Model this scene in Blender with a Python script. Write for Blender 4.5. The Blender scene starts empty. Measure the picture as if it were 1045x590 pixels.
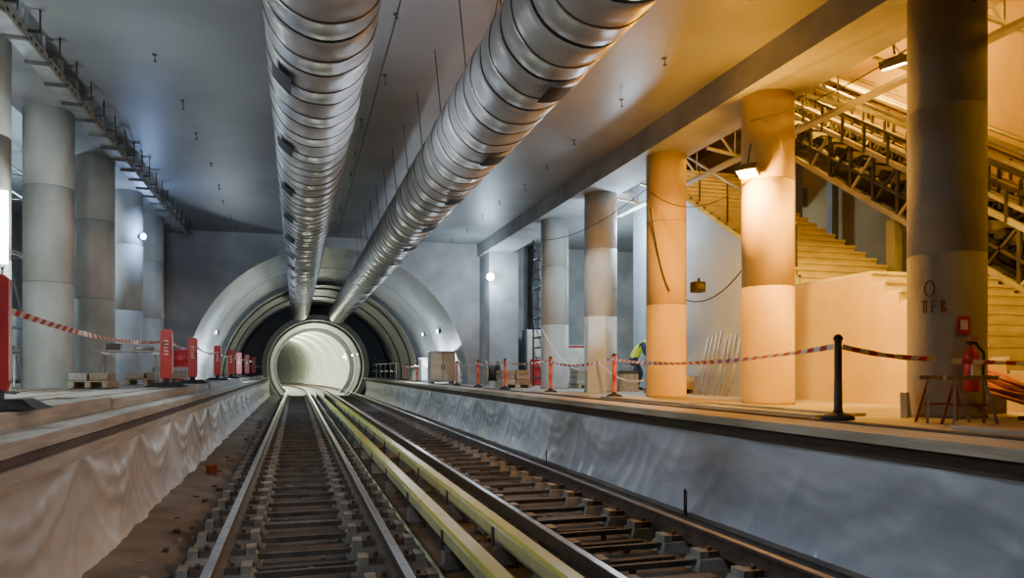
import bpy, math, random
from math import sin, cos, pi, sqrt, atan2
from mathutils import Vector, noise, Matrix
random.seed(7)
scene = bpy.context.scene

# ------------------------------------------------------------------ materials
def mat(name, c1, c2=None, scale=3.0, rough=0.8, metal=0.0, bump=0.0, bscale=None, emit=None, estr=0.0,
        spec=None, coat=0.0, stretch=(1,1,1), detail=6.0, lo=0.35, hi=0.65):
    m = bpy.data.materials.new(name); m.use_nodes = True
    nt = m.node_tree; b = nt.nodes['Principled BSDF']
    b.inputs['Roughness'].default_value = rough
    b.inputs['Metallic'].default_value = metal
    if spec is not None: b.inputs['Specular IOR Level'].default_value = spec
    if coat: b.inputs['Coat Weight'].default_value = coat
    if c2 is None: c2 = tuple(x*0.8 for x in c1)
    tc = nt.nodes.new('ShaderNodeTexCoord')
    mp = nt.nodes.new('ShaderNodeMapping'); mp.inputs['Scale'].default_value = stretch
    nt.links.new(tc.outputs['Object'], mp.inputs['Vector'])
    n = nt.nodes.new('ShaderNodeTexNoise'); n.inputs['Scale'].default_value = scale; n.inputs['Detail'].default_value = detail
    nt.links.new(mp.outputs[0], n.inputs['Vector'])
    r = nt.nodes.new('ShaderNodeValToRGB')
    r.color_ramp.elements[0].position = lo; r.color_ramp.elements[1].position = hi
    r.color_ramp.elements[0].color = (*c1, 1); r.color_ramp.elements[1].color = (*c2, 1)
    nt.links.new(n.outputs['Fac'], r.inputs['Fac'])
    nt.links.new(r.outputs[0], b.inputs['Base Color'])
    if bump:
        n2 = nt.nodes.new('ShaderNodeTexNoise'); n2.inputs['Scale'].default_value = bscale or scale*4; n2.inputs['Detail'].default_value = 5
        nt.links.new(mp.outputs[0], n2.inputs['Vector'])
        bp = nt.nodes.new('ShaderNodeBump'); bp.inputs['Strength'].default_value = bump; bp.inputs['Distance'].default_value = 0.02
        nt.links.new(n2.outputs['Fac'], bp.inputs['Height']); nt.links.new(bp.outputs[0], b.inputs['Normal'])
    if emit:
        b.inputs['Emission Color'].default_value = (*emit, 1); b.inputs['Emission Strength'].default_value = estr
    return m

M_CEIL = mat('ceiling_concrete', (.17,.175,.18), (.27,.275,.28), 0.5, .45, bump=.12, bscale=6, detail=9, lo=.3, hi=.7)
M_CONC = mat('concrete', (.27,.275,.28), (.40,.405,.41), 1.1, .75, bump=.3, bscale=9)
M_CONC_D = mat('concrete_dark', (.07,.075,.09), (.12,.125,.14), 1.0, .8, bump=.3, bscale=8)
M_PIL = mat('pillar_concrete', (.34,.34,.31), (.52,.515,.48), 1.6, .7, bump=.35, bscale=10, stretch=(1,1,.6))
M_PIL_SODIUM = mat('pillar_sodium_tint', (.54,.38,.12), (.68,.50,.19), 1.6, .7, bump=.35, bscale=10, stretch=(1,1,.6))  # pillar concrete with the yellow of the sodium light put into its colour
M_PIL_SHADE = mat('pillar_shade_tint', (.20,.18,.15), (.32,.295,.25), 1.6, .75, bump=.4, bscale=10, stretch=(1,1,.6))  # darker copy: shade on the unlit near pillars put into the colour
M_PIL2 = mat('pillar_joint', (.22,.21,.19), (.30,.29,.27), 3, .8)
M_ARCH = mat('arch_lining', (.25,.275,.30), (.38,.41,.43), 0.7, .42, bump=.15, bscale=4)
M_ARCHJ = mat('arch_joint', (.15,.16,.17), None, 2, .6)
M_MEMB = mat('membrane_dark', (.018,.024,.034), (.038,.046,.062), 1.0, .45, bump=.4, bscale=3)
M_TUN = mat('segment_lining', (.56,.58,.50), (.70,.72,.64), 1.0, .6, bump=.1)
M_FLOOR = mat('platform_screed', (.34,.29,.22), (.48,.43,.35), 1.5, .75, bump=.5, bscale=12, detail=9)
M_GROUND = mat('trackbed', (.045,.037,.03), (.11,.09,.075), 2.2, .85, bump=.9, bscale=14, detail=10)
M_SHOULD = mat('track_shoulder', (.12,.10,.085), (.21,.18,.155), 2.0, .85, bump=.5, bscale=12, detail=10)
M_SLEEP = mat('sleeper_concrete', (.20,.19,.17), (.34,.32,.29), 5, .85, bump=.4)
M_TIE = mat('tie_dark', (.055,.047,.04), (.12,.105,.09), 5, .7, bump=.4)
M_RAIL = mat('rail_rust', (.09,.06,.045), (.15,.11,.085), 8, .6, metal=.4)
M_RAILT = mat('rail_top', (.34,.31,.29), (.48,.45,.43), 6, .36, metal=.9)
M_YEL = mat('yellow_cover', (.60,.58,.01), (.72,.68,.03), 3, .4)
M_CREAM = mat('cream_cover', (.52,.54,.28), (.64,.66,.38), 3, .4)
M_SHEETR = mat('plastic_sheet_blue', (.34,.37,.44), (.50,.53,.60), 1.2, .42, bump=.35, bscale=4, coat=.15, stretch=(1,.5,1.6))
M_SHEETL = mat('plastic_sheet_white', (.44,.44,.46), (.58,.58,.59), 1.0, .42, bump=.35, bscale=4, coat=.15, stretch=(1,.5,1.4))
M_WOOD = mat('plank_wood', (.34,.28,.20), (.48,.41,.31), 3, .8, bump=.3, stretch=(6,.5,6))
M_WOODG = mat('grey_plank', (.33,.315,.29), (.48,.465,.435), 3, .8, bump=.3, stretch=(6,.5,6))
M_WOODD = mat('dark_wood', (.05,.035,.025), (.10,.07,.05), 3, .8, stretch=(6,.5,6))
M_DUCT = mat('duct_foil', (.38,.375,.365), (.60,.59,.575), 1.5, .40, metal=.35, bump=.3, bscale=6, stretch=(1,.6,1))
M_DUCTR = mat('duct_ring', (.035,.03,.027), (.07,.065,.06), 3, .5, metal=.3)
M_DUCTB = mat('duct_band', (.58,.57,.55), (.68,.67,.65), 3, .35, metal=.5)
M_BLACK = mat('black_rubber', (.012,.012,.013), (.03,.03,.03), 4, .7)
M_STEEL = mat('galvanised_steel', (.34,.34,.35), (.50,.50,.51), 4, .4, metal=.6)
M_STEELD = mat('dark_steel', (.06,.055,.05), (.12,.11,.10), 4, .5, metal=.5)
M_STEELP = mat('painted_steel_pale', (.46,.43,.35), (.58,.55,.46), 4, .45, metal=.2)
M_RED = mat('red_plastic', (.48,.015,.015), (.60,.03,.025), 3, .4)
M_ORANGE = mat('orange_plastic', (.72,.10,.02), (.80,.15,.03), 3, .45)
M_WHITE = mat('white_plastic', (.70,.70,.69), (.82,.82,.81), 3, .45)
M_STAIR = mat('stair_concrete', (.52,.46,.33), (.66,.60,.46), 2.5, .7, bump=.15)
M_STAIR_SODIUM = mat('stair_side_sodium_tint', (.60,.44,.12), (.72,.55,.18), 1.2, .7, bump=.15)  # stair concrete side, sodium glow painted into the base colour
M_PALE = mat('painted_wall_pale', (.44,.53,.62), (.58,.67,.76), 1.0, .7, bump=.1)
M_WARM = mat('upper_wall_plaster', (.48,.34,.13), (.62,.46,.20), .7, .8, bump=.2)
M_CARD = mat('cardboard', (.30,.24,.17), (.38,.31,.22), 3, .85)
M_BLUE = mat('blue_paint', (.05,.12,.32), (.08,.17,.40), 3, .5)
M_VEST = mat('hivis_vest', (.55,.80,.05), (.65,.88,.10), 6, .6, emit=(.5,.8,.05), estr=.08)
M_NAVY = mat('navy_trousers', (.02,.03,.07), (.04,.05,.10), 6, .85)
M_SKIN = mat('skin', (.55,.34,.24), (.62,.40,.29), 6, .55)
M_RUST = mat('rusty_steel', (.26,.07,.03), (.40,.13,.06), 6, .7, metal=.3)
M_GRAF = mat('graffiti_paint', (.14,.03,.025), (.20,.05,.035), 8, .7)
M_LCOOL = mat('lamp_cool', (.8,.9,1), None, 1, .5, emit=(.78,.9,1.0), estr=40)
M_LBLUE = mat('lamp_blue', (.6,.8,1), None, 1, .5, emit=(.12,.30,1.0), estr=40)
M_LWARM = mat('lamp_sodium', (1,.7,.3), None, 1, .5, emit=(1,.55,.08), estr=60)

# ------------------------------------------------------------------ mesh builder
class MB:
    def __init__(s): s.v=[]; s.f=[]; s.m=[]; s.sm=[]; s.mats=[]
    def mi(s, m):
        if m not in s.mats: s.mats.append(m)
        return s.mats.index(m)
    def face(s, idx, m, smooth=False): s.f.append(idx); s.m.append(s.mi(m)); s.sm.append(smooth)
    def hexa(s, p, m):
        o=len(s.v); s.v += [tuple(q) for q in p]
        for q in ((0,3,2,1),(4,5,6,7),(0,1,5,4),(1,2,6,5),(2,3,7,6),(3,0,4,7)): s.face([o+i for i in q], m)
    def box(s, a, b, m):
        x0,x1=sorted((a[0],b[0])); y0,y1=sorted((a[1],b[1])); z0,z1=sorted((a[2],b[2]))
        s.hexa([(x0,y0,z0),(x1,y0,z0),(x1,y1,z0),(x0,y1,z0),(x0,y0,z1),(x1,y0,z1),(x1,y1,z1),(x0,y1,z1)], m)
    def bar(s, p, q, w, h, m, up=(0,0,1)):
        p=Vector(p); q=Vector(q); d=(q-p).normalized(); u=Vector(up)
        if abs(d.dot(u))>.98: u=Vector((0,1,0))
        r=d.cross(u).normalized(); u=r.cross(d).normalized()
        r*=w/2; u*=h/2
        s.hexa([p-r-u,p+r-u,q+r-u,q-r-u,p-r+u,p+r+u,q+r+u,q-r+u], m)
    def cyl(s, p, q, r0, m, r1=None, n=12, caps=True):
        if r1 is None: r1=r0
        p=Vector(p); q=Vector(q); d=(q-p).normalized(); u=Vector((0,0,1))
        if abs(d.dot(u))>.98: u=Vector((1,0,0))
        a=d.cross(u).normalized(); b=d.cross(a).normalized(); o=len(s.v)
        for i in range(n):
            t=2*pi*i/n; s.v.append(tuple(p+(a*cos(t)+b*sin(t))*r0))
        for i in range(n):
            t=2*pi*i/n; s.v.append(tuple(q+(a*cos(t)+b*sin(t))*r1))
        for i in range(n):
            j=(i+1)%n; s.face([o+i,o+n+i,o+n+j,o+j], m, True)
        if caps:
            s.face([o+i for i in range(n)], m); s.face([o+n+i for i in reversed(range(n))], m)
    def tube(s, pts, r, m, n=6):
        for i in range(len(pts)-1): s.cyl(pts[i], pts[i+1], r, m, n=n, caps=(i in (0,len(pts)-2)))
    def lathe(s, c, prof, m, n=24, ms=None):
        o=len(s.v)
        for (r,z) in prof:
            for i in range(n):
                t=2*pi*i/n; s.v.append((c[0]+r*cos(t), c[1]+r*sin(t), c[2]+z))
        for k in range(len(prof)-1):
            mm = ms[k] if ms else m
            for i in range(n):
                j=(i+1)%n; s.face([o+k*n+i,o+k*n+j,o+(k+1)*n+j,o+(k+1)*n+i], mm, True)
        s.face([o+i for i in reversed(range(n))], ms[0] if ms else m); s.face([o+(len(prof)-1)*n+i for i in range(n)], ms[-1] if ms else m)
    def ball(s, c, rx, ry, rz, m, n=14, k=9):
        o=len(s.v)
        for a in range(k+1):
            ph=-pi/2+pi*a/k
            for i in range(n):
                t=2*pi*i/n; s.v.append((c[0]+rx*max(cos(ph),.001)*cos(t), c[1]+ry*max(cos(ph),.001)*sin(t), c[2]+rz*sin(ph)))
        for a in range(k):
            for i in range(n):
                j=(i+1)%n; s.face([o+a*n+i,o+a*n+j,o+(a+1)*n+j,o+(a+1)*n+i], m, True)
    def build(s, name, parent=None, bevel=0):
        me=bpy.data.meshes.new(name); me.from_pydata(s.v,[],s.f)
        for m in s.mats: me.materials.append(m)
        me.polygons.foreach_set('material_index', s.m); me.polygons.foreach_set('use_smooth', s.sm); me.update()
        ob=bpy.data.objects.new(name, me); scene.collection.objects.link(ob)
        if parent: ob.parent=parent
        if bevel:
            b=ob.modifiers.new('bevel','BEVEL'); b.width=bevel; b.segments=2; b.limit_method='ANGLE'
        return ob

ZG=-.27; ZR=.99; ZL=1.22; ZC=6.1; YE=25.8; YB=-10.0
def curve_off(y): return -0.0028*max(0,y-54)**2

# ------------------------------------------------------------------ shell
b=MB(); b.box((-2.2,YB,ZG-.3),(5,50,ZG),M_GROUND)
for i in range(30):
    y=50+i*1.5; o0=curve_off(y); o1=curve_off(y+1.5)
    b.hexa([(-1.7+o0,y,ZG-.3),(4.3+o0,y,ZG-.3),(4.3+o1,y+1.5,ZG-.3),(-1.7+o1,y+1.5,ZG-.3),(-1.7+o0,y,ZG),(4.3+o0,y,ZG),(4.3+o1,y+1.5,ZG),(-1.7+o1,y+1.5,ZG)],M_CONC)
b.build('floor')
b=MB(); b.box((3.98,YB,ZG),(4.52,50,-.14),M_SHOULD); b.build('trim_1')
b=MB()
o=len(b.v); ny=200
for i in range(ny+1):
    y=YB+60*i/ny
    for j,(x,z) in enumerate(((-1.75,-.10),(-1.4,-.13),(-1.15,-.19),(-.98,-.28))):
        b.v.append((x+.05*noise.noise((0,y*1.3,j*3)), y, z+.045*noise.noise((x*3,y*2,1))))
for i in range(ny):
    for j in range(3):
        k=o+i*4+j; b.face([k,k+4,k+5,k+1],M_SHOULD,True)
b.build('floor_shoulder')
b=MB(); b.box((4.52,YB,ZG-.3),(14,YE,ZR),M_FLOOR); b.box((4.52,YE,ZG-.3),(5.97,50,ZR),M_FLOOR)
b.build('floor_right_platform')
b=MB(); b.box((4.36,YB,ZR-.07),(4.9,50,ZR+.012),M_WOOD); b.box((4.44,YB,ZR-.20),(4.6,50,ZR-.072),M_WOODD)
b.box((4.9,YB,ZR),(5.02,50,ZR+.03),M_WOODD)
b.build('trim_platform_edge_right')
b=MB(); b.box((-8.3,YB,ZG-.3),(-1.75,YE,1.04),M_FLOOR); b.box((-3.45,YE,ZG-.3),(-1.75,50,1.04),M_FLOOR)
b.build('floor_left_platform')
b=MB(); b.box((-1.85,YB,.80),(-1.62,50,.90),M_WOODG); b.box((-1.9,YB,.905),(-1.64,50,.965),M_WOODD); b.box((-2.05,YB,.97),(-1.66,50,1.06),M_WOODG)
b.build('trim_platform_edge_left')
b=MB()
y=YB
while y<50:
    L=2.4; x=-2.0
    while x>-4.4:
        dz=random.uniform(-.012,.012); xx=random.uniform(-.03,.03) if x==-2.0 else 0
        if not (y>YE-2.5 and x<-3.2):
            b.box((x+xx,y+random.uniform(0,.02),1.06),(x-.29,y+L-.02,1.19+dz),random.choice([M_WOODG,M_WOOD,M_WOODG]))
        x-=.3
    y+=L
b.box((-8.3,YB,1.04),(-4.4,YE,1.19),M_FLOOR)
b.build('floor_plank_deck')

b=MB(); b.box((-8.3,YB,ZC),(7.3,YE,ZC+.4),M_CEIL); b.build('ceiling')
b=MB(); b.box((7.3,YB,9.0),(14.2,YE,9.3),M_WARM); b.box((7.3,17.2,ZC),(14,YE,ZC+.54),M_CEIL); b.build('ceiling_stairwell')
b=MB(); b.box((6.35,YB,5.65),(7.3,YE,ZC),M_CONC); b.box((6.9,YB,ZC),(7.3,17.2,9),M_CONC)
b.build('beam_right')
b=MB(); b.box((-4.6,YB,5.98),(-3.65,YE,ZC),M_CONC); b.build('beam_left')
b=MB(); b.box((-8.3,YB,ZG),(-8.0,YE,ZC+.3),M_CONC); b.build('wall_left')
b=MB(); b.box((13.8,YB,ZR),(14.1,YE,9.2),M_WARM); b.build('wall_right')
b=MB(); b.box((-8.3,YB-.3,ZG-.3),(14.1,YB,9.3),M_CONC); b.build('wall_back')

CX,CZ,RA=1.25,1.0,4.75
def wall_hole(b,y,x0,x1,z0,z1,cx,cz,R,a0,a1,m,n=60):
    angs=[a0+(a1-a0)*i/n for i in range(n+1)]
    for (x,z) in ((x0,z1),(x1,z1)): angs.append(atan2(z-cz,x-cx))
    angs.sort(); o=len(b.v)
    for a in angs:
        dx,dz=cos(a),sin(a); t=1e9
        if dx>1e-6: t=min(t,(x1-cx)/dx)
        if dx<-1e-6: t=min(t,(x0-cx)/dx)
        if dz>1e-6: t=min(t,(z1-cz)/dz)
        if dz<-1e-6: t=min(t,(z0-cz)/dz)
        b.v.append((cx+R*dx,y,cz+R*dz)); b.v.append((cx+t*dx,y,cz+t*dz))
    for i in range(len(angs)-1):
        b.face([o+2*i,o+2*i+1,o+2*i+3,o+2*i+2],m)
a0=math.asin((ZG-.05-CZ)/RA)
b=MB(); wall_hole(b,YE,-8.3,14.1,ZG-2,9.3,CX,CZ,RA,a0,pi-a0,M_CONC)
b.build('wall_end')
def vault(b,y0,y1,R,m,n=64,cx=CX,cz=CZ,aa0=a0,aa1=pi-a0,R2=None):
    o=len(b.v)
    for y,Rr in ((y0,R),(y1,R2 or R)):
        for i in range(n+1):
            t=aa0+(aa1-aa0)*i/n; b.v.append((cx+Rr*cos(t),y,cz+Rr*sin(t)))
    for i in range(n): b.face([o+i,o+n+1+i,o+n+2+i,o+i+1],m,True)
def ringface(b,y,Ra,Rb,m,n=64,cx=CX,cz=CZ,aa0=a0,aa1=pi-a0):
    o=len(b.v)
    for R in (Ra,Rb):
        for i in range(n+1):
            t=aa0+(aa1-aa0)*i/n; b.v.append((cx+R*cos(t),y,cz+R*sin(t)))
    for i in range(n): b.face([o+i,o+n+1+i,o+n+2+i,o+i+1],m)
b=MB()
y=YE; k=0; LS=5.2
while y<35:
    vault(b,y,y+LS,RA,M_ARCH); vault(b,y+LS,y+LS+.06,RA-.006,M_ARCHJ); ringface(b,y+LS,RA-.006,RA,M_ARCHJ)
    y+=LS+.06; k+=1
YD=y
ringface(b,YD,RA-.16,RA,M_ARCH); vault(b,YD-.35,YD,RA-.16,M_ARCH); ringface(b,YD-.35,RA-.16,RA,M_ARCHJ)
b.build('ceiling_arch_lining')
b=MB(); vault(b,YD,50,RA+.05,M_MEMB)
yy=YD+3
while yy<50:
    vault(b,yy,yy+.12,RA+.0,M_CONC_D); ringface(b,yy,RA+.0,RA+.05,M_CONC_D); yy+=4
b.build('ceiling_arch_membrane')
TX,TZ,TR=1.3,1.75,3.2
b=MB(); wall_hole(b,50,-6,9,-4,8,TX,TZ,TR,-pi*.999,pi*.999,M_MEMB,n=80); b.build('wall_portal')
b=MB()
n=56
for i in range(40):
    y=50+i*1.5; y2=y+1.5
    for (ya,yb,R,m) in ((y,y+1.34,TR,M_TUN),(y+1.34,y2,TR+.05,M_ARCHJ)):
        o=len(b.v)
        for yy in (ya,yb):
            ofx=curve_off(yy)
            for j in range(n):
                t=2*pi*j/n; b.v.append((TX+ofx+R*cos(t),yy,TZ+R*sin(t)))
        for j in range(n):
            k=(j+1)%n; b.face([o+j,o+n+j,o+n+k,o+k],m,True)
b.build('wall_tunnel_lining')
b=MB()
for (ya,yb,Ra,Rb,m2) in ((49.55,50.02,TR-.14,TR+.22,M_TUN),(51.0,51.4,TR-.26,TR,M_ARCHJ),(54,54.35,TR-.36,TR,M_TUN),(59,59.4,TR-.42,TR,M_ARCHJ)):
    vault(b,ya,yb,Ra,M_TUN,cx=TX,cz=TZ,aa0=-pi,aa1=pi); vault(b,ya,yb,Rb,M_TUN,cx=TX,cz=TZ,aa0=-pi,aa1=pi)
    ringface(b,ya,Ra,Rb,m2,cx=TX,cz=TZ,aa0=-pi,aa1=pi)
    ringface(b,yb,Ra,Rb,m2,cx=TX,cz=TZ,aa0=-pi,aa1=pi)
b.build('trim_portal_collar')

b=MB(); b.box((6.45,24.4,ZR),(7.5,YE,5.65),M_CONC); b.build('wall_pier_right')
b=MB(); b.box((-5.1,24.3,1.19),(-4.1,YE,5.98),M_CONC); b.build('wall_pier_left')
b=MB()
for (x,z0,z1) in ((-5.9,1.19,5.9),(-6.9,1.19,5.9),(8.3,ZR,ZC)): b.box((x,25.2,z0),(x+.25,YE,z1),M_CONC_D)
b.build('trim_wall_ribs')

# ------------------------------------------------------------------ pillars
def pillar(x,y,z0,z1,r=.385,mp=M_PIL):
    b=MB(); H=z1-z0; j=[H*.38,H*.72]
    prof=[(r+.006,0),(r+.006,.04),(r,.05)]
    for q in j: prof += [(r,q-.010),(r-.004,q-.008),(r-.004,q+.008),(r,q+.010)]
    prof += [(r,H)]
    ms=[mp]*(len(prof)-1)
    for i in range(len(prof)-1):
        if abs(prof[i][0]-(r-.004))<1e-6 and abs(prof[i+1][0]-(r-.004))<1e-6: ms[i]=M_PIL2
    b.lathe((x,y,z0),prof,mp,40,ms)
    return b.build('concrete_pillar')
for k in range(-3,5): pillar(6.9,6.32+3.17*k,ZR,5.66,mp=M_PIL_SODIUM if k in (1,2) else (M_PIL_SHADE if k<=0 else M_PIL))
for k in range(-5,4): pillar(-4.1,14.33+2.97*k,1.17,5.99)

# ------------------------------------------------------------------ tracks
def rail(b,x,y0,y1):
    prof=[(-.075,-.17),(.075,-.17),(.075,-.155),(.012,-.14),(.012,-.045),(.036,-.03),(.036,-.004),(.03,0),(-.03,0),(-.036,-.004),(-.036,-.03),(-.012,-.045),(-.012,-.14),(-.075,-.155)]
    n=len(prof); ys=[y0,54]+[54+i*2 for i in range(1,int((y1-54)/2)+1)]
    o=len(b.v)
    for y in ys:
        for (a,c) in prof: b.v.append((x+a+curve_off(y),y,c))
    for s in range(len(ys)-1):
        q=o+s*n
        for i in range(n):
            j=(i+1)%n; b.face([q+i,q+j,q+n+j,q+n+i], M_RAILT if i in (6,7,8) else M_RAIL)
    b.face([o+i for i in reversed(range(n))],M_RAIL)
for (xa,xb) in ((-.635,.80),(2.27,3.705)):
    b=MB(); rail(b,xa,-3,94); rail(b,xb,-3,94)
    y=-2.7
    while y<50:
        for x in (xa,xb):
            w,l=.34,.15; z0,z1=ZG,-.172; jx=random.uniform(-.01,.01)
            b.hexa([(x-w,y-l,z0),(x+w,y-l,z0),(x+w,y+l,z0),(x-w,y+l,z0),(x-w+.05+jx,y-l+.03,z1),(x+w-.05+jx,y-l+.03,z1),(x+w-.05+jx,y+l-.03,z1),(x-w+.05+jx,y+l-.03,z1)],M_SLEEP)
            for s in (-1,1):
                b.box((x+s*.08,y-.07,-.172),(x+s*.19,y+.07,-.115),M_RAIL)
                b.cyl((x+s*.135,y,-.12),(x+s*.135,y,-.08),.02,M_RAIL,n=6)
                b.box((x+s*.20,y-.09,-.172),(x+s*.285,y+.09,-.105),M_SLEEP)
        b.bar((xa+.3,y-.04,-.20),(xb-.3,y-.04,-.20),.05,.05,M_TIE)
        b.bar((xa+.32,y+.31,-.255),(xb-.32,y+.31+random.uniform(-.03,.03),-.255),random.uniform(.06,.16),.05,random.choice([M_TIE,M_WOODD,M_SHOULD]))
        y+=.65
    b.build('railway_track')
for x,w in ((1.36,.085),(1.83,.085)):
    b=MB()
    b.hexa([(x-w,-3,.06),(x+w,-3,.04),(x+w,50,.04),(x-w,50,.06),(x-w+.02,-3,.10),(x+w-.03,-3,.08),(x+w-.03,50,.08),(x-w+.02,50,.10)],M_YEL)
    b.box((x+w-.005,-3,-.08),(x+w+.015,50,.055),M_YEL)
    b.box((x-w-.015,-3,-.02),(x-w+.005,50,.075),M_CREAM)
    b.box((x-.035,-3,-.10),(x+.035,50,.02),M_STEEL)
    y=-2
    while y<50:
        b.box((x-.10,y-.09,ZG),(x+.09,y+.09,-.10),M_SLEEP); b.box((x-w-.03,y-.03,-.10),(x-w-.015,y+.03,.07),M_STEELD)
        y+=2.1
    b.build('third_rail')
b=MB()
for (x,r,m) in ((1.17,.025,M_CREAM),(1.60,.04,M_STEEL),(2.04,.03,M_BLACK),(4.0,.03,M_STEELD),(4.08,.025,M_BLACK)):
    pts=[]; y=-3
    while y<50:
        zb = -.14+r if x>3.97 else ZG+r
        pts.append((x+.02*noise.noise((x*9,y*.35,0)),y,zb+.005)); y+=1.6
    b.tube(pts,r,m,8)
b.build('trackside_cables')
b=MB()
for i in range(420):
    y=random.uniform(3,26); x=random.choice([random.uniform(-1.5,-.95),random.uniform(1.05,2.0),random.uniform(-.3,.5),random.uniform(2.6,3.4)])
    s=random.uniform(.012,.045); z=(ZG if x>-.95 else -.19); a=random.uniform(0,3)
    b.bar((x-s*cos(a),y-s*sin(a),z+s*.5),(x+s*cos(a),y+s*sin(a),z+s*.5),s*1.2,s,random.choice([M_SLEEP,M_SHOULD,M_TIE,M_WOODD]))
b.build('trackbed_rubble')
b=MB(); b.lathe((-1.28,12.4,-.17),[(.06,0),(.075,.02),(.085,.15),(.095,.16),(.095,.18)],M_RUST,16); b.build('rusty_bucket')
b=MB()
for i,(x,y) in enumerate(((4.2,7.25),(4.27,7.4))): b.tube([(x,y,-.14),(x,y,.12),(x+.01,y,.14)],.012,M_BLACK,6)
b.tube([(4.2,12.0,-.14),(4.2,12.0,.1)],.012,M_BLACK,6)
b.build('starter_bars')

# ------------------------------------------------------------------ plastic sheets
def sheet(name,x,sgn,z0,z1,y0,y1,m,amp,drape):
    b=MB(); ny=int((y1-y0)/.05); nz=20
    for i in range(ny+1):
        y=y0+(y1-y0)*i/ny
        for j in range(nz+1):
            t=j/nz; z=z0+(z1-z0)*t
            yy=y+.25*noise.noise((y*.4,z,9))
            r1=noise.noise((yy*2.6+z*1.2,z*1.1,7)); r1=1-abs(r1)*2
            d=amp*(noise.noise((y*1.1,z*1.5,3.1))+.55*max(0,r1)**3+.35*noise.noise((y*7-z*5,z*6,2)))
            sw=abs(sin(pi*(y*.45+.15*noise.noise((y*.3,0,4)))))
            for q in (.35,.55):
                d+=amp*drape*max(0,1-abs(t-(1-q*sw))*9)
            d*= (1-.85*t**6)
            foot=.10*(1-t)**4
            b.v.append((x+sgn*(abs(amp)*1.2+d+foot),y,z))
    for i in range(ny):
        for j in range(nz):
            k=i*(nz+1)+j; b.face([k,k+1,k+nz+2,k+nz+1],m,True)
    return b.build(name)
sheet('plastic_sheeting',4.50,-1,-.15,.80,1,49.5,M_SHEETR,.030,.4)
sheet('plastic_sheeting',-1.73,1,-.14,.82,1,49.5,M_SHEETL,.034,.75)

# ------------------------------------------------------------------ ducts
def duct(X,Z,R,y0,y1,phase,tcs):
    b=MB(); n=40; prof=[]; y=y0; seg=.80
    while y<y1:
        prof += [(y,R-.014,M_DUCTR),(y+.03,R-.014,M_DUCTR),(y+.035,R+.002,M_DUCT),(y+.16,R+.008,M_DUCT),(y+.32,R+.012,M_DUCT),(y+.44,R+.002,M_DUCTR),(y+.452,R+.014,M_DUCTB),(y+.49,R+.014,M_DUCT),(y+.51,R+.004,M_DUCT),(y+.66,R+.012,M_DUCT),(y+.78,R+.004,M_DUCT)]
        y+=seg
    o=len(b.v)
    for i,(yy,r,m) in enumerate(prof):
        for j in range(n):
            t=2*pi*j/n; rr=r+.014*noise.noise((cos(t)*2,yy*1.9,sin(t)*2+phase))
            b.v.append((X+rr*cos(t)+.015*noise.noise((yy*.5,phase,0)),yy,Z+rr*sin(t)+.02*noise.noise((yy*.5,phase,5))))
    for i in range(len(prof)-1):
        for j in range(n):
            k=(j+1)%n; b.face([o+i*n+j,o+(i+1)*n+j,o+(i+1)*n+k,o+i*n+k],prof[i][2],True)
    for (tc,w,ya,st) in tcs:
        yy=ya
        while yy<y1-1:
            L=.42; o=len(b.v)
            for a in range(7):
                t=tc-w+2*w*a/6
                for q in (yy,yy+L): b.v.append((X+(R+.055)*cos(t),q,Z+(R+.055)*sin(t)))
            for a in range(6): b.face([o+2*a,o+2*a+1,o+2*a+3,o+2*a+2],M_BLACK)
            yy+=st
    yy=y0+.5
    while yy<YE:
        for s in (-1,1): b.cyl((X+s*R*.72,yy,Z+R*.66),(X+s*R*.9,yy,ZC),.008,M_STEELD,n=5,caps=False)
        yy+=seg*2
    return b.build('ventilation_duct')
duct(.23,4.93,.52,-3,44,1.0,[(pi*1.27,.22,5.2,2.4)])
duct(2.38,4.81,.52,-3,44,4.0,[(pi*1.56,.24,4.2,2.4)])

# ------------------------------------------------------------------ ceiling hardware
b=MB()
for i in range(13):
    y=2.0+1.9*i
    for x in (-1.9,1.25,3.7,5.3):
        xx=x+random.uniform(-.12,.12); y2=y+random.uniform(-.3,.3); L=random.uniform(.04,.14)
        b.box((xx-.03,y2-.03,ZC-.012),(xx+.03,y2+.03,ZC),M_STEELD)
        b.cyl((xx,y2,ZC),(xx+.01,y2,ZC-L),.007,M_STEELD,n=5); b.box((xx-.01,y2-.02,ZC-L-.02),(xx+.03,y2+.02,ZC-L),M_STEELD)
b.build('ceiling_anchor_rods')
b=MB()
for (x0,y0,x1,y1) in ((1.2,3,1.35,25),(1.6,4.5,3.4,14.0)):
    pts=[]
    for i in range(25):
        t=i/24; pts.append((x0+(x1-x0)*t, y0+(y1-y0)*t, ZC-.02-.03*abs(sin(t*pi*8))))
    b.tube(pts,.008,M_BLACK,5)
b.build('ceiling_cables')
b=MB()
b.box((-3.52,YB,5.74),(-3.30,YE-1,5.76),M_STEEL); b.box((-3.31,YB,5.74),(-3.295,YE-1,5.88),M_STEELP); b.box((-3.53,YB,5.74),(-3.515,YE-1,5.88),M_STEEL)
y=1
while y<YE-1.2:
    for x in (-3.50,-3.32): b.bar((x,y,5.76),(x,y,ZC),.035,.02,M_STEEL,up=(0,1,0))
    b.box((-3.55,y-.03,5.70),(-3.27,y+.03,5.74),M_STEELD); b.box((-3.27,y-.02,5.80),(-3.12,y+.02,5.84),M_STEELD)
    b.cyl((-3.13,y,5.72),(-3.13,y,ZC),.012,M_STEELD,n=6)
    for q in (.2,.4,.6): b.box((-3.297,y+q-.04,5.79),(-3.292,y+q+.04,5.83),M_BLACK)
    y+=.8
b.build('hanging_cable_tray')
b=MB()
b.box((7.82,2,5.42),(7.98,17,5.47),M_STEELP)
y=2.4
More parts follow.
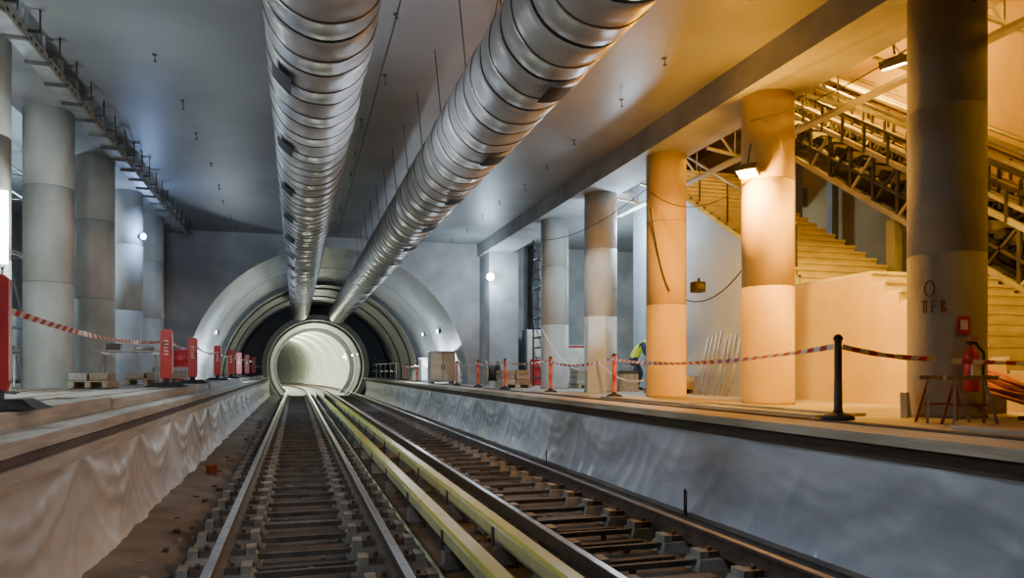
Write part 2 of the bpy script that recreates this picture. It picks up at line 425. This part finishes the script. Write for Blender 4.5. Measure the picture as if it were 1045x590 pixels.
while y<17:
    b.cyl((7.9,y,5.45),(7.9,y,6.9),.013,M_STEEL,n=6); b.bar((7.3,y,5.62),(8.2,y,5.5),.045,.045,M_STEELP); b.bar((7.3,y,6.2),(7.9,y,5.5),.03,.03,M_STEELP)
    y+=1.35
b.build('hanging_cable_tray')

# ------------------------------------------------------------------ stairs + escalators
SX0,SX1=8.5,11.05
b=MB()
zs=3.03; yl0,yl1=9.41,10.9; ns=12; rise=(zs-ZR)/ns; run=.28
for i in range(ns):
    y0=yl0-(ns-i)*run; b.box((SX0,y0,ZR),(SX1,y0+run,ZR+rise*(i+1)),M_STAIR)
    b.box((SX0-.01,y0-.025,ZR+rise*(i+1)-.04),(SX1,y0+.05,ZR+rise*(i+1)+.004),M_STAIR)
    b.box((SX0-.03,y0-.001,ZR),(SX0-.002,y0+run,ZR+rise*(i+1)-.045),M_STAIR_SODIUM)
b.box((SX0,yl0-.02,ZR),(SX1,yl1,zs+.002),M_STAIR)
b.box((SX0-.03,yl0,ZR),(SX0-.002,yl1,zs-.05),M_STAIR_SODIUM)
nu=21; ru=.172; rn=.285
for i in range(nu):
    y0=yl1+i*rn; z1=zs+ru*(i+1)
    b.box((SX0+.1,y0,ZR),(SX1,y0+rn,z1),M_STAIR); b.box((SX0+.1,y0-.03,z1-.045),(SX1,y0+.05,z1+.004),M_STAIR)
yt=yl1+nu*rn; zt=zs+ru*nu
b.box((SX0+.1,yt,ZR),(SX1,17.19,zt),M_STAIR)
b.build('concrete_staircase')
b=MB(); o=0
pts=[(yl1+.02,ZR),(17.19,ZR),(17.19,zt+.1),(yt,zt+.1),(yl1+.02,zs+.12)]
for x in (8.42,8.59):
    for (y,z) in pts: b.v.append((x,y,z))
b.face([o+i for i in range(5)],M_PALE); b.face([o+5+i for i in reversed(range(5))],M_PALE)
for i in range(5):
    j=(i+1)%5; b.face([o+i,o+5+i,o+5+j,o+j],M_PALE)
b.build('wall_stair_side')
b=MB(); sl=ru/rn
def zl(y): return zs+sl*(y-yl1)
for y in [yl1+.3+i*1.1 for i in range(6)]: b.cyl((8.75,y,zl(y)),(8.75,y,zl(y)+.95),.02,M_STEELD,n=8)
b.cyl((8.75,yl1+.3,zl(yl1+.3)+.95),(8.75,yl1+5.8,zl(yl1+5.8)+.95),.024,M_STEELP,n=8)
b.build('stair_handrail')
def escalator(x0,x1,ya,yb,zb):
    b=MB(); s=.66
    def z(y): return zb+s*(y-8.56)
    for x in (x0,x1):
        for (dz,w,m) in ((0,.10,M_STEELP),(1.0,.09,M_STEELP),(.45,.05,M_STEELD),(1.28,.06,M_STEELP),(1.55,.05,M_STEELD)):
            b.bar((x,ya,z(ya)+dz),(x,yb,z(yb)+dz),w,w,m)
        y=ya; i=0
        while y<yb-.5:
            b.bar((x,y,z(y)),(x,y,z(y)+1.0),.06,.06,M_STEELD,up=(0,1,0))
            b.bar((x,y,z(y)+1.0),(x,y+.62,z(y+.62)),.05,.05,M_STEELP if i%2 else M_STEELD)
            b.bar((x-.04,y+.2,z(y+.2)+.95),(x-.04,y+.2,z(y+.2)+1.5),.045,.045,M_STEELD,up=(0,1,0))
            b.cyl((x-.09,y+.3,z(y+.3)+.72),(x+.09,y+.3,z(y+.3)+.72),.085,M_BLACK,n=10)
            y+=.62; i+=1
        b.cyl((x,ya,z(ya)+1.95),(x,yb,z(yb)+1.95),.04,M_STEELP,n=8)
    y=ya
    while y<yb:
        b.bar((x0,y,z(y)+.03),(x1,y,z(y)+.03),.05,.05,M_STEELD)
        b.box((x0+.1,y,z(y)+.78),(x1-.1,y+.38,z(y)+.83),M_STEELD); b.box((x0+.1,y,z(y)+.58),(x1-.1,y+.03,z(y)+.83),M_STEEL)
        y+=.4
    b.bar(((x0+x1)/2,ya,z(ya)+.1),((x0+x1)/2,yb,z(yb)+.1),x1-x0-.1,.02,M_STEELD)
    b.build('escalator_truss')
escalator(11.2,12.3,6.4,16.6,2.62)
escalator(12.55,13.6,6.4,16.6,2.62)
b=MB()
for y in (7.0,11.5,15.9):
    zz=2.62+.66*(y-8.56)-.12
    for x in (11.25,12.43,13.55): b.box((x-.1,y-.1,ZR),(x+.1,y+.1,max(zz,ZR+.1)),M_CONC)
b.build('escalator_supports')

# ------------------------------------------------------------------ barrier posts & tapes
def tape(b,p,q,sag,w=.055,tw=0):
    p=Vector(p); q=Vector(q); L=(q-p).length; n=max(8,int(L/.11)); o=len(b.v)
    for i in range(n+1):
        t=i/n; c=p.lerp(q,t); c.z-=sag*4*t*(1-t)
        a=tw*sin(t*9); dx=sin(a)*w/2
        b.v.append((c.x-dx,c.y,c.z-w/2*cos(a))); b.v.append((c.x+dx,c.y,c.z+w/2*cos(a)))
    for i in range(n): b.face([o+2*i,o+2*i+2,o+2*i+3,o+2*i+1], M_RED if i%2 else M_WHITE)
posts=[(5.05,5.85),(5.75,12.55),(5.6,15.7),(5.35,18.6),(5.3,21.4),(5.25,24.2),(5.2,29.2),(5.2,32.5),(5.2,36)]
for i,(x,y) in enumerate(posts):
    b=MB(); c=M_STEELD if i==0 else M_ORANGE
    z0=ZR+(.03 if x<5.1 else 0)
    b.lathe((x,y,z0),[(.15,0),(.15,.03),(.11,.055),(.05,.07),(.04,.10),(.038,.30),(.036,.42),(.036,.60),(.034,.76),(.045,.78),(.045,.80),(.02,.83)],M_BLACK,20,
            [M_BLACK]*4+[c,M_RED if i else M_STEELD,c,M_RED if i else M_STEELD,c,M_BLACK,M_BLACK])
    b.build('barrier_post')
b=MB()
for i in range(len(posts)-1):
    if i==5: continue
    x0,y0=posts[i];x1,y1=posts[i+1]
    tape(b,(x0-.05,y0,ZR+.74),(x1-.05,y1,ZR+.72),.12 if i<2 else .06,tw=.9)
tape(b,(6.38,5.98,1.62),(5.1,5.85,ZR+.74),.03,tw=.6)
tape(b,(6.45,5.85,1.60),(9.5,5.0,1.62),.05,tw=.8)
b.build('barrier_tape')
def delin(x,y,a=0):
    b=MB(); z=1.2
    b.hexa([(x-.34,y-.2,z),(x+.34,y-.2,z),(x+.34,y+.2,z),(x-.34,y+.2,z),(x-.22,y-.12,z+.08),(x+.22,y-.12,z+.08),(x+.22,y+.12,z+.08),(x-.22,y+.12,z+.08)],M_BLACK)
    w=.10
    b.box((x-.05,y-.04,z+.08),(x+.05,y+.04,z+.16),M_BLACK)
    b.hexa([(x-w*.8,y-.03,z+.14),(x+w*.8,y-.03,z+.14),(x+w*.8,y+.03,z+.14),(x-w*.8,y+.03,z+.14),(x-w,y-.03,z+.22),(x+w,y-.03,z+.22),(x+w,y+.03,z+.22),(x-w,y+.03,z+.22)],M_RED)
    b.box((x-w,y-.03,z+.22),(x+w,y+.03,z+1.0),M_RED)
    b.hexa([(x-w,y-.03,z+1.0),(x+w,y-.03,z+1.0),(x+w,y+.03,z+1.0),(x-w,y+.03,z+1.0),(x-w*.6,y-.03,z+1.04),(x+w*.6,y-.03,z+1.04),(x+w*.6,y+.03,z+1.04),(x-w*.6,y+.03,z+1.04)],M_RED)
    for k in range(5): b.box((x-w*.35,y-.034,z+.58+k*.06),(x+w*.35,y-.030,z+.605+k*.06),M_WHITE)
    b.build('delineator_panel')
dl=[(-2.225,6.5),(-2.25,14.4),(-2.25,17.9),(-2.25,23.3),(-2.25,28.1),(-2.25,31.9),(-2.25,36.9),(-2.25,42.6)]
for d in dl: delin(*d)
b=MB()
for i in range(len(dl)-1): tape(b,(dl[i][0]-.05,dl[i][1]+.04,2.17 if i else 2.02),(dl[i+1][0]-.05,dl[i+1][1]-.04,2.02),.12,tw=.7)
b.build('barrier_tape')

# ------------------------------------------------------------------ pillar fittings
PX,PY=6.9,6.32; pr=.385
base=atan2(-PY,-PX)
def onp(a,z,e=.0):
    t=base+a; return (PX+(pr+e)*cos(t),PY+(pr+e)*sin(t),z)
b=MB()
for (z0,z1,m,e,w) in ((1.88,2.07,M_RED,.010,.17),(1.93,2.03,M_WHITE,.013,.09)):
    o=len(b.v)
    for i in range(5):
        a=.42-w+2*w*i/4
        b.v.append(onp(a,z0,e)); b.v.append(onp(a,z1,e))
    for i in range(4): b.face([o+2*i,o+2*i+2,o+2*i+3,o+2*i+1],m)
b.build('fire_extinguisher_sign')
b=MB(); c=onp(.48,0,.10)
b.lathe((c[0],c[1],1.28),[(.07,0),(.075,.02),(.075,.36),(.06,.42),(.025,.45),(.025,.49)],M_RED,16)
b.box((c[0]-.05,c[1]-.02,1.77),(c[0]+.06,c[1]+.02,1.80),M_BLACK); b.box((c[0]-.04,c[1]-.015,1.82),(c[0]+.08,c[1]+.015,1.84),M_RED)
b.tube([(c[0]+.02,c[1]-.03,1.78),(c[0]+.11,c[1]-.05,1.68),(c[0]+.10,c[1]-.05,1.45)],.012,M_BLACK,6)
b.box((c[0]-.076,c[1]-.077,1.42),(c[0]+.04,c[1]-.06,1.56),M_WHITE)
b.build('fire_extinguisher')
b=MB()
def stroke(l): b.tube([onp(a,z,.003) for (a,z) in l],.007,M_GRAF,5)
stroke([(-.42+.13*cos(t*.52),2.38+.085*sin(t*.52)) for t in range(13)])
stroke([(-.58,2.25),(-.58,2.12)]); stroke([(-.66,2.25),(-.48,2.25)]); stroke([(-.50,2.25),(-.5,2.12)])
stroke([(-.36,2.12),(-.36,2.25),(-.24,2.24)]); stroke([(-.36,2.19),(-.26,2.19)])
stroke([(-.12,2.12),(-.12,2.25),(-.02,2.23),(-.10,2.19),(.0,2.15),(-.12,2.12)])
b.build('graffiti_marking')
b=MB()
tx,ty=6.12,5.50
for y in (ty-.15,ty+.15):
    for s in (-1,1): b.bar((tx+s*.26,y-.07,ZR),(tx+s*.18,y,ZR+.42),.025,.025,M_WOOD); b.bar((tx+s*.26,y+.07,ZR),(tx+s*.18,y,ZR+.42),.025,.025,M_RUST)
    b.bar((tx-.30,y,ZR+.44),(tx+.34,y,ZR+.44),.04,.04,M_WOOD); b.bar((tx-.22,y,ZR+.18),(tx+.22,y,ZR+.18),.02,.02,M_RUST)
b.build('sawhorse')
b=MB()
for i in range(22):
    q=random.uniform(0,.5)
    b.cyl((7.46+q*.7,6.75+random.uniform(-.1,.1),ZR+.62-random.uniform(0,.28)),(7.06+q,5.35+random.uniform(-.1,.1),ZR+.05+random.uniform(0,.22)),.022,M_RUST,n=7)
b.box((7.40,6.5,ZR),(8.0,6.65,ZR+.32),M_WOODD); b.box((7.04,5.45,ZR),(7.6,5.6,ZR+.045),M_WOODD)
b.build('scaffold_pipe_pile')
b=MB(); b.hexa([(6.24,6.2,ZR),(6.40,6.3,ZR),(6.37,6.36,ZR),(6.21,6.26,ZR),(6.30,6.27,ZR+.27),(6.44,6.37,ZR+.27),(6.41,6.43,ZR+.27),(6.27,6.33,ZR+.27)],M_STAIR); b.build('leaning_board')
b=MB()
for (x,y,l,a,m) in ((5.35,7.9,3.0,.03,M_WOODG),(5.55,10.5,3.2,-.05,M_WOOD),(5.95,8.1,3.0,.02,M_WOODG),(5.2,14.2,3,.0,M_WOOD),(5.4,3.4,3,.04,M_WOOD)):
    b.bar((x,y-l/2,ZR+.02),(x+a*l,y+l/2,ZR+.02),.24,.035,m)
b.build('loose_planks')
b=MB()
def drape(p,q,s,r=.012,m=M_BLACK,n=14):
    p=Vector(p);q=Vector(q);pts=[]
    for i in range(n+1):
        t=i/n;c=p.lerp(q,t);c.z-=s*4*t*(1-t);pts.append(tuple(c))
    b.tube(pts,r,m,6)
drape((6.48,9.3,4.35),(6.48,12.5,4.9),.35,.008); drape((7.31,12.7,2.9),(7.31,9.6,4.3),.6)
drape((6.47,12.5,4.6),(6.75,12.25,3.0),.25,.012); drape((6.85,5.9,5.4),(6.47,9.3,5.2),.2,.008); drape((6.48,12.7,5.0),(6.48,19,5.1),.25,.008)
drape((6.48,15.7,1.5),(6.48,18.8,2.6),.3,.018,M_WHITE); drape((6.48,12.8,1.3),(6.48,15.6,2.0),.25,.018,M_WHITE)
b.build('temporary_power_cables')
b=MB(); b.box((7.30,12.25,3.0),(7.52,12.45,3.2),M_BLACK); b.box((7.33,12.235,3.05),(7.49,12.25,3.15),M_STEELD); b.cyl((7.4,12.3,3.2),(7.4,12.3,3.27),.03,M_BLACK); b.build('junction_box')

def flood(x,y,z,nx,ny,nz,m,w=.30):
    b=MB(); n=Vector((nx,ny,nz)).normalized(); c=Vector((x,y,z))
    b.bar(c-n*.10,c,w,w*.7,M_STEELD); b.bar(c,c+n*.012,w*.88,w*.58,m)
    b.bar(c-n*.12,c-n*.10,w*.8,w*.1,M_BLACK)
    b.tube([tuple(c-n*.05+Vector((0,0,w*.35))),tuple(c-n*.15+Vector((0,0,w*.6))),tuple(c-n*.35+Vector((0,0,w*.5)))],.014,M_STEELD,6)
    b.build('floodlight')
def pt(name,loc,col,e,r=.12):
    l=bpy.data.lights.new(name,'POINT'); l.color=col; l.energy=e; l.shadow_soft_size=r
    o=bpy.data.objects.new(name,l); o.location=loc; scene.collection.objects.link(o); return o
def spot(name,loc,tgt,col,e,ang,r=.12,blend=.5):
    l=bpy.data.lights.new(name,'SPOT'); l.color=col; l.energy=e; l.shadow_soft_size=r; l.spot_size=math.radians(ang); l.spot_blend=blend
    o=bpy.data.objects.new(name,l); o.location=loc; o.rotation_euler=(Vector(tgt)-Vector(loc)).to_track_quat('-Z','Y').to_euler(); scene.collection.objects.link(o); return o
def area(name,loc,tgt,col,e,sx,sy):
    l=bpy.data.lights.new(name,'AREA'); l.shape='RECTANGLE'; l.size=sx; l.size_y=sy; l.color=col; l.energy=e
    o=bpy.data.objects.new(name,l); o.location=loc; o.rotation_euler=(Vector(tgt)-Vector(loc)).to_track_quat('-Z','Y').to_euler(); scene.collection.objects.link(o); return o
SOD=(1.0,.42,.015); SOD2=(1.0,.50,.03); COOL=(.64,.83,1.0)
flood(6.38,9.25,4.40,-.35,-.25,-1,M_LWARM); pt('sodium_lamp',(6.25,9.18,4.20),SOD,380,.07)
spot('sodium_lamp',(6.0,9.3,4.6),(6.9,12.66,2.9),SOD,850,62,.1)
spot('sodium_lamp',(5.7,6.3,4.2),(6.9,9.49,2.4),SOD,600,56,.1)
spot('sodium_lamp',(5.9,7.9,4.9),(8.5,9.3,2.0),SOD2,1300,50,.1)
flood(7.45,7.6,5.45,.3,.1,-1,M_LWARM); spot('sodium_lamp',(7.55,7.7,5.3),(9.0,8.9,1.2),SOD2,900,125,.12)
flood(11.1,16.6,8.3,.2,-.6,-.6,M_LWARM); pt('sodium_lamp',(11.5,13.5,8.2),SOD2,900,.2)
spot('sodium_lamp',(10.2,2.5,6.5),(10.2,10,2.6),SOD2,900,90,.2)
b=MB(); b.ball((6.42,24.15,4.72),.13,.13,.13,M_LCOOL,16,10); b.box((6.40,24.26,4.66),(6.5,24.42,4.78),M_STEELD); b.build('globe_work_lamp'); pt('white_lamp',(6.2,23.8,4.7),COOL,180,.1)
b=MB(); b.ball((-3.66,20.02,4.85),.07,.07,.08,M_LBLUE,12,8); b.box((-3.78,20.02,4.80),(-3.68,20.10,4.9),M_STEELD); b.build('blue_work_lamp'); pt('white_lamp',(-3.5,19.8,4.85),(.35,.55,1.0),60,.08)
pt('white_lamp',(9.5,20.5,4.2),COOL,420,.2); pt('white_lamp',(7.8,15.9,4.9),COOL,260,.15)
spot('white_lamp',(5.2,13.5,4.6),(6.9,15.83,3.0),(.85,.93,1.0),260,50,.12)
b=MB(); b.cyl((-3.66,11.0,2.9),(-3.66,11.0,3.85),.04,M_LCOOL,n=10); b.box((-3.72,11.02,2.85),(-3.68,11.07,3.9),M_STEEL); b.cyl((-3.70,11.05,1.19),(-3.70,11.05,2.85),.015,M_STEELD)
for s in (-.6,1.0,4.4): b.bar((-3.70,11.03,1.22),(-3.70+.3*cos(s),10.9+.3*sin(s),1.2),.03,.03,M_STEELD)
b.build('tripod_work_light'); pt('white_lamp',(-3.45,10.8,3.4),(.8,.95,.95),130,.12)
pt('white_lamp',(-5.8,8,4.6),(.76,.9,.95),300,.3); pt('white_lamp',(-6,19,4.6),COOL,200,.3)
spot('fill_spot',(-.6,-5,3.4),(-2.4,12,3.9),(.85,.93,1.0),1150,56,.5,.6)  # unseen fill behind the camera, added to brighten the left side
spot('fill_spot',(2.0,-3,2.0),(1.6,5,5.2),(.98,.95,.92),330,56,.4,.7)  # unseen fill added to brighten the undersides of the ducts
area('ceiling_fill',(1.2,9,4.1),(1.2,9.2,6.1),(.72,.84,1.0),26,1.0,3)  # unseen area light, added to lift the ceiling
for y in (4.5,9,14,20): spot('track_fill',(1.3,y,5.0),(4.2,y+.3,-.2),(.74,.85,1.0),260,44,.2,.6)  # unseen spots added to light the right plastic sheet
for y in (5.5,11): spot('track_fill',(1.3,y,5.0),(-1.4,y+.3,.2),(.95,.92,.92),120,44,.2,.6)  # same kind of added, unseen fill for the left sheet
for (x,y,z,e) in ((-2.5,29,1.9,210),(5.0,29.5,1.9,260),(-2.4,33,1.9,60),(4.9,33,1.9,60)): pt('tunnel_lamp',(x,y,z),(.74,.88,1),e,.15)
for (y,e) in ((52.6,170),(56.5,260),(61,300),(66,420),(71,600),(77,700),(83,700)): pt('tunnel_lamp',(TX+curve_off(y),y,TZ+2.3),(.98,1,.78),e,.12)
b=MB()
for (x,y,z) in ((5.45,28.5,3.05),(5.45,32,3.1),(-2.95,31,3.0)):
    b.box((x-.06,y-.12,z-.08),(x+.06,y+.12,z+.08),M_STEELD); b.box((x-.07,y-.1,z-.06),(x-.055,y+.1,z+.06),M_LCOOL)
for y in (52,54.8,57,60,64):
    x=TX+curve_off(y)+3.05*cos(.3); z=TZ+3.05*sin(.3); b.box((x-.05,y-.5,z-.04),(x+.05,y+.5,z+.04),M_LCOOL)
b.build('tunnel_light_fittings')

# ------------------------------------------------------------------ scaffold towers
b=MB()
x0,x1,y0,y1=7.0,7.6,20.4,21.2
for x in (x0,x1):
    for y in (y0,y1): b.cyl((x,y,ZR),(x,y,5.5),.028,M_STEELD,n=8)
z=ZR+.3; i=0
while z<5.4:
    for y in (y0,y1): b.cyl((x0,y,z),(x1,y,z),.02,M_STEELD,n=6)
    if i%3==0:
        for x in (x0,x1): b.cyl((x,y0,z),(x,y1,z),.02,M_STEELD,n=6); b.cyl((x,y0,z),(x,y1,min(z+.9,5.4)),.016,M_STEELD,n=6)
    if i%5==4: b.box((x0,y0,z),(x1,y1,z+.04),M_WOOD)
    z+=.3; i+=1
b.build('scaffold_tower')
b=MB()
for x in (-6.8,-5.6):
    for y in (14,16,18): b.cyl((x,y,1.19),(x,y,6.0),.028,M_STEEL,n=8)
for z in (2.4,3.9,5.2,5.7):
    for y in (14,16,18): b.cyl((-6.9,y,z),(-5.5,y,z),.022,M_STEEL,n=6)
    for x in (-6.8,-5.6): b.cyl((x,13.8,z),(x,18.2,z),.022,M_STEEL,n=6)
b.cyl((-5.6,14,2.4),(-5.6,16,5.2),.02,M_STEEL,n=6); b.cyl((-5.6,18,2.4),(-5.6,16,5.2),.02,M_STEEL,n=6)
b.box((-6.8,14,3.95),(-5.6,18,4.0),M_WOOD)
b.build('scaffold_tower')

# ------------------------------------------------------------------ clutter
def pallet(x,y,z,items,w=.6):
    b=MB()
    for i in range(5): b.box((x-w,y-.4+i*.19,z+.10),(x+w,y-.4+i*.19+.12,z+.125),M_WOOD)
    for s in (-w+.02,-.05,w-.11): b.box((x+s,y-.4,z),(x+s+.09,y+.42,z+.10),M_WOOD)
    for k in range(items):
        zz=z+.13+.13*(k//2); xx=x-w*.5+w*.97*(k%2)+random.uniform(-.02,.02)
        b.box((xx-w*.44,y-.3,zz),(xx+w*.44,y+.32,zz+.12),M_CARD if k%3 else M_WOODG)
    b.build('loaded_pallet',bevel=.015)
def cabinet(x,y,z,w,d,h,m,name='site_equipment_cabinet'):
    b=MB(); b.box((x-w/2,y-d/2,z+.08),(x+w/2,y+d/2,z+h),m)
    b.box((x-w/2-.02,y-d/2-.03,z+h),(x+w/2+.02,y+d/2,z+h+.04),M_STEEL)
    for s in (-1,1):
        b.box((x+s*w/4-w/4+.03,y-d/2-.015,z+.14),(x+s*w/4+w/4-.03,y-d/2,z+h-.06),M_STEELP)
        b.box((x+s*.05-.012,y-d/2-.04,z+h*.45),(x+s*.05+.012,y-d/2-.015,z+h*.6),M_BLACK)
        b.box((x+s*(w/2-.1)-.05,y-d/2,z),(x+s*(w/2-.1)+.05,y+d/2,z+.08),M_STEELD)
    b.build(name)
def reel(x,y,z):
    b=MB()
    for s in (-.25,.21): b.cyl((x+s,y,z+.42),(x+s+.04,y,z+.42),.42,M_WOOD,n=24)
    b.cyl((x-.22,y,z+.42),(x+.22,y,z+.42),.26,M_BLACK,n=20); b.build('cable_reel')
def drum(x,y,z,m):
    b=MB(); b.lathe((x,y,z),[(.28,0),(.29,.02),(.28,.04),(.28,.29),(.295,.31),(.28,.33),(.28,.58),(.295,.60),(.28,.62),(.28,.86),(.29,.88),(.27,.88)],m,20); b.build('oil_drum')
def trestle(x,y,z):
    b=MB()
    for s in (-.45,.45):
        for q in (-.2,.2): b.bar((x+s*1.1,y+q,z),(x+s,y+q*.3,z+.62),.03,.03,M_STEEL)
        b.bar((x+s,y-.25,z+.63),(x+s,y+.25,z+.63),.04,.04,M_STEEL)
    b.box((x-.6,y-.22,z+.65),(x+.6,y+.22,z+.69),M_WOODG); b.box((x-.4,y-.12,z+.69),(x-.15,y+.1,z+.82),M_STEELD); b.cyl((x+.1,y-.1,z+.73),(x+.4,y+.1,z+.73),.04,M_STEEL)
    b.build('trestle_table')
pallet(-3.35,14.1,1.2,2,.32); pallet(-3.0,17.0,1.2,2,.4); pallet(-5.2,19.4,1.19,8); pallet(-3.1,20.6,1.2,4,.45)
trestle(-3.1,15.7,1.2); drum(-4.9,17.9,1.19,M_BLUE); drum(-3.1,22.8,1.2,M_RED); reel(-5.8,21.6,1.19); trestle(-5.4,15.4,1.19)
cabinet(-6.8,20,1.19,1.0,.6,1.7,M_STEEL)
cabinet(5.30,27.2,ZR,.95,.6,1.2,M_CONC); cabinet(5.4,30.9,ZR,.6,.7,1.0,M_CONC); cabinet(9.2,22.4,ZR,1.5,.7,1.3,M_RED,'diesel_generator')
cabinet(8.4,24.6,ZR,1.2,.6,1.9,M_STEEL); pallet(6.05,20.2,ZR,6,.45); pallet(8.0,19.3,ZR,8,.45); drum(7.9,23.4,ZR,M_RED); reel(6.2,23.2,ZR)
pallet(7.9,14.3,ZR,4,.45); pallet(5.5,34.2,ZR,6,.25)
b=MB()
b.hexa([(6.28,15.15,ZR),(6.58,14.85,ZR),(6.61,14.88,ZR),(6.31,15.18,ZR),(6.42,15.40,ZR+1.75),(6.70,15.12,ZR+1.75),(6.73,15.15,ZR+1.75),(6.45,15.43,ZR+1.75)],M_PALE); b.build('leaning_plywood_panel')
b=MB()
for i in range(8): b.cyl((7.95+random.uniform(-.05,.05),12.2+i*.16,ZR),(8.36,12.3+i*.17,ZR+1.25+random.uniform(-.1,.1)),.02,M_STEEL,n=6)
b.bar((8.15,12.1,ZR+.7),(8.15,13.6,ZR+.7),.03,.03,M_STEEL); b.build('leaning_formwork_props')
b=MB()
for i in range(5):
    y=37.5+i*2.4; b.cyl((4.95,y,ZR),(4.95,y,ZR+.9),.02,M_WHITE,n=6)
    for z in (.45,.88): b.cyl((4.95,y,ZR+z),(4.95,y+2.4,ZR+z),.016,M_WHITE,n=6)
b.build('guard_railing')

# ------------------------------------------------------------------ worker (bending forward)
def worker(loc,rz,sc):
    J={'pel':(0,0,.88),'sp':(0,-.12,1.08),'ch':(0,-.28,1.25),'nk':(0,-.40,1.36),'hd':(0,-.46,1.42),
       'hl':(-.10,0,.84),'kl':(-.13,-.12,.47),'al':(-.12,.03,.09),'tl':(-.13,-.15,.04),
       'hr':(.10,0,.84),'kr':(.13,-.20,.48),'ar':(.13,-.08,.09),'tr':(.14,-.26,.04),
       'sl':(-.19,-.31,1.26),'el':(-.25,-.38,.99),'wl':(-.17,-.56,.86),
       'sr':(.19,-.31,1.26),'er':(.24,-.42,1.0),'wr':(.13,-.60,.88)}
    R={'pel':.15,'sp':.14,'ch':.155,'nk':.06,'hd':.06,'hl':.10,'kl':.068,'al':.048,'tl':.04,'hr':.10,'kr':.068,'ar':.048,'tr':.04,
       'sl':.075,'el':.05,'wl':.034,'sr':.075,'er':.05,'wr':.034}
    E=[('pel','sp'),('sp','ch'),('ch','nk'),('nk','hd'),('pel','hl'),('hl','kl'),('kl','al'),('al','tl'),('pel','hr'),('hr','kr'),('kr','ar'),('ar','tr'),
       ('ch','sl'),('sl','el'),('el','wl'),('ch','sr'),('sr','er'),('er','wr')]
    ks=list(J); me=bpy.data.meshes.new('construction_worker'); me.from_pydata([J[k] for k in ks],[(ks.index(a),ks.index(c)) for a,c in E],[])
    ob=bpy.data.objects.new('construction_worker',me); scene.collection.objects.link(ob)
    ob.modifiers.new('skin','SKIN')
    for i,k in enumerate(ks):
        sv=me.skin_vertices[0].data[i]; sv.radius=(R[k],R[k]); sv.use_root=(k=='pel')
    su=ob.modifiers.new('sub','SUBSURF'); su.levels=2; su.render_levels=2
    dg=bpy.context.evaluated_depsgraph_get(); m2=bpy.data.meshes.new_from_object(ob.evaluated_get(dg))
    ob.modifiers.clear(); ob.data=m2
    m2.materials.clear()
    for m in (M_NAVY,M_VEST,M_SKIN,M_BLACK): m2.materials.append(m)
    for p in m2.polygons:
        c=p.center; p.use_smooth=True
        if c.z<.12: p.material_index=3
        elif c.z<.90 and c.y>-.3: p.material_index=0
        elif c.y<-.36 and c.z>1.33: p.material_index=2
        elif abs(c.x)>.20 or (c.y<-.35 and c.z<1.05): p.material_index=0
        else: p.material_index=1
    ob.location=loc; ob.rotation_euler=(0,0,rz); ob.scale=(sc,sc,sc)
    h=MB(); c=(0,-.52,1.47)
    h.ball(c,.078,.095,.115,M_SKIN); h.ball((0,-.615,1.455),.014,.022,.018,M_SKIN,8,5)
    for s in (-1,1):
        h.ball((s*.03,-.605,1.485),.012,.008,.008,M_WHITE,8,5); h.ball((s*.03,-.612,1.485),.006,.005,.006,M_BLACK,6,4); h.ball((s*.078,-.51,1.465),.012,.02,.028,M_SKIN,8,5)
    h.ball((0,-.608,1.415),.024,.006,.006,M_RED,8,4)
    h.ball((0,-.47,1.475),.08,.07,.09,M_BLACK); h.build('head',ob)
    h=MB(); h.ball((0,-.51,1.53),.115,.135,.085,M_WHITE); h.cyl((0,-.53,1.515),(0,-.53,1.525),.15,M_WHITE,n=20); h.build('hard_hat',ob)
    for s,w in ((-1,(-.17,-.56,.86)),(1,(.13,-.60,.88))):
        h=MB(); h.ball((w[0],w[1]-.05,w[2]-.03),.038,.055,.02,M_SKIN)
        for i in range(4):
            x=w[0]-.03+.02*i; L=(.06,.075,.07,.055)[i]
            h.cyl((x,w[1]-.085,w[2]-.035),(x,w[1]-.085-L*.55,w[2]-.06),.009,M_SKIN,n=6); h.cyl((x,w[1]-.085-L*.55,w[2]-.06),(x,w[1]-.085-L*.7,w[2]-.06-L*.5),.008,M_SKIN,r1=.006,n=6)
        h.cyl((w[0]-s*.035,w[1]-.03,w[2]-.03),(w[0]-s*.06,w[1]-.08,w[2]-.05),.010,M_SKIN,r1=.008,n=6); h.build('hand',ob)
worker((8.02,16.4,ZR),.9,.92)
b=MB(); b.box((7.4,15.85,ZR),(7.9,16.05,ZR+.42),M_WOOD); b.box((7.42,15.87,ZR+.42),(7.88,16.03,ZR+.5),M_STEELD); b.tube([(7.5,15.95,ZR+.5),(7.5,15.95,ZR+.6),(7.8,15.95,ZR+.6),(7.8,15.95,ZR+.5)],.012,M_STEEL); b.build('tool_box')

# ------------------------------------------------------------------ world + camera
w=bpy.data.worlds.new('world'); scene.world=w; w.use_nodes=True
w.node_tree.nodes['Background'].inputs[0].default_value=(.3,.35,.4,1); w.node_tree.nodes['Background'].inputs[1].default_value=.2
cam=bpy.data.cameras.new('camera'); co=bpy.data.objects.new('camera',cam); scene.collection.objects.link(co)
co.location=(0,0,1.5); co.rotation_euler=(pi/2,0,-math.radians(16.59))
F=740.0; cam.sensor_width=36; cam.lens=F*36/1045; cam.sensor_fit='HORIZONTAL'
cam.shift_y=83/1045; cam.clip_end=300; cam.clip_start=.05
scene.camera=co
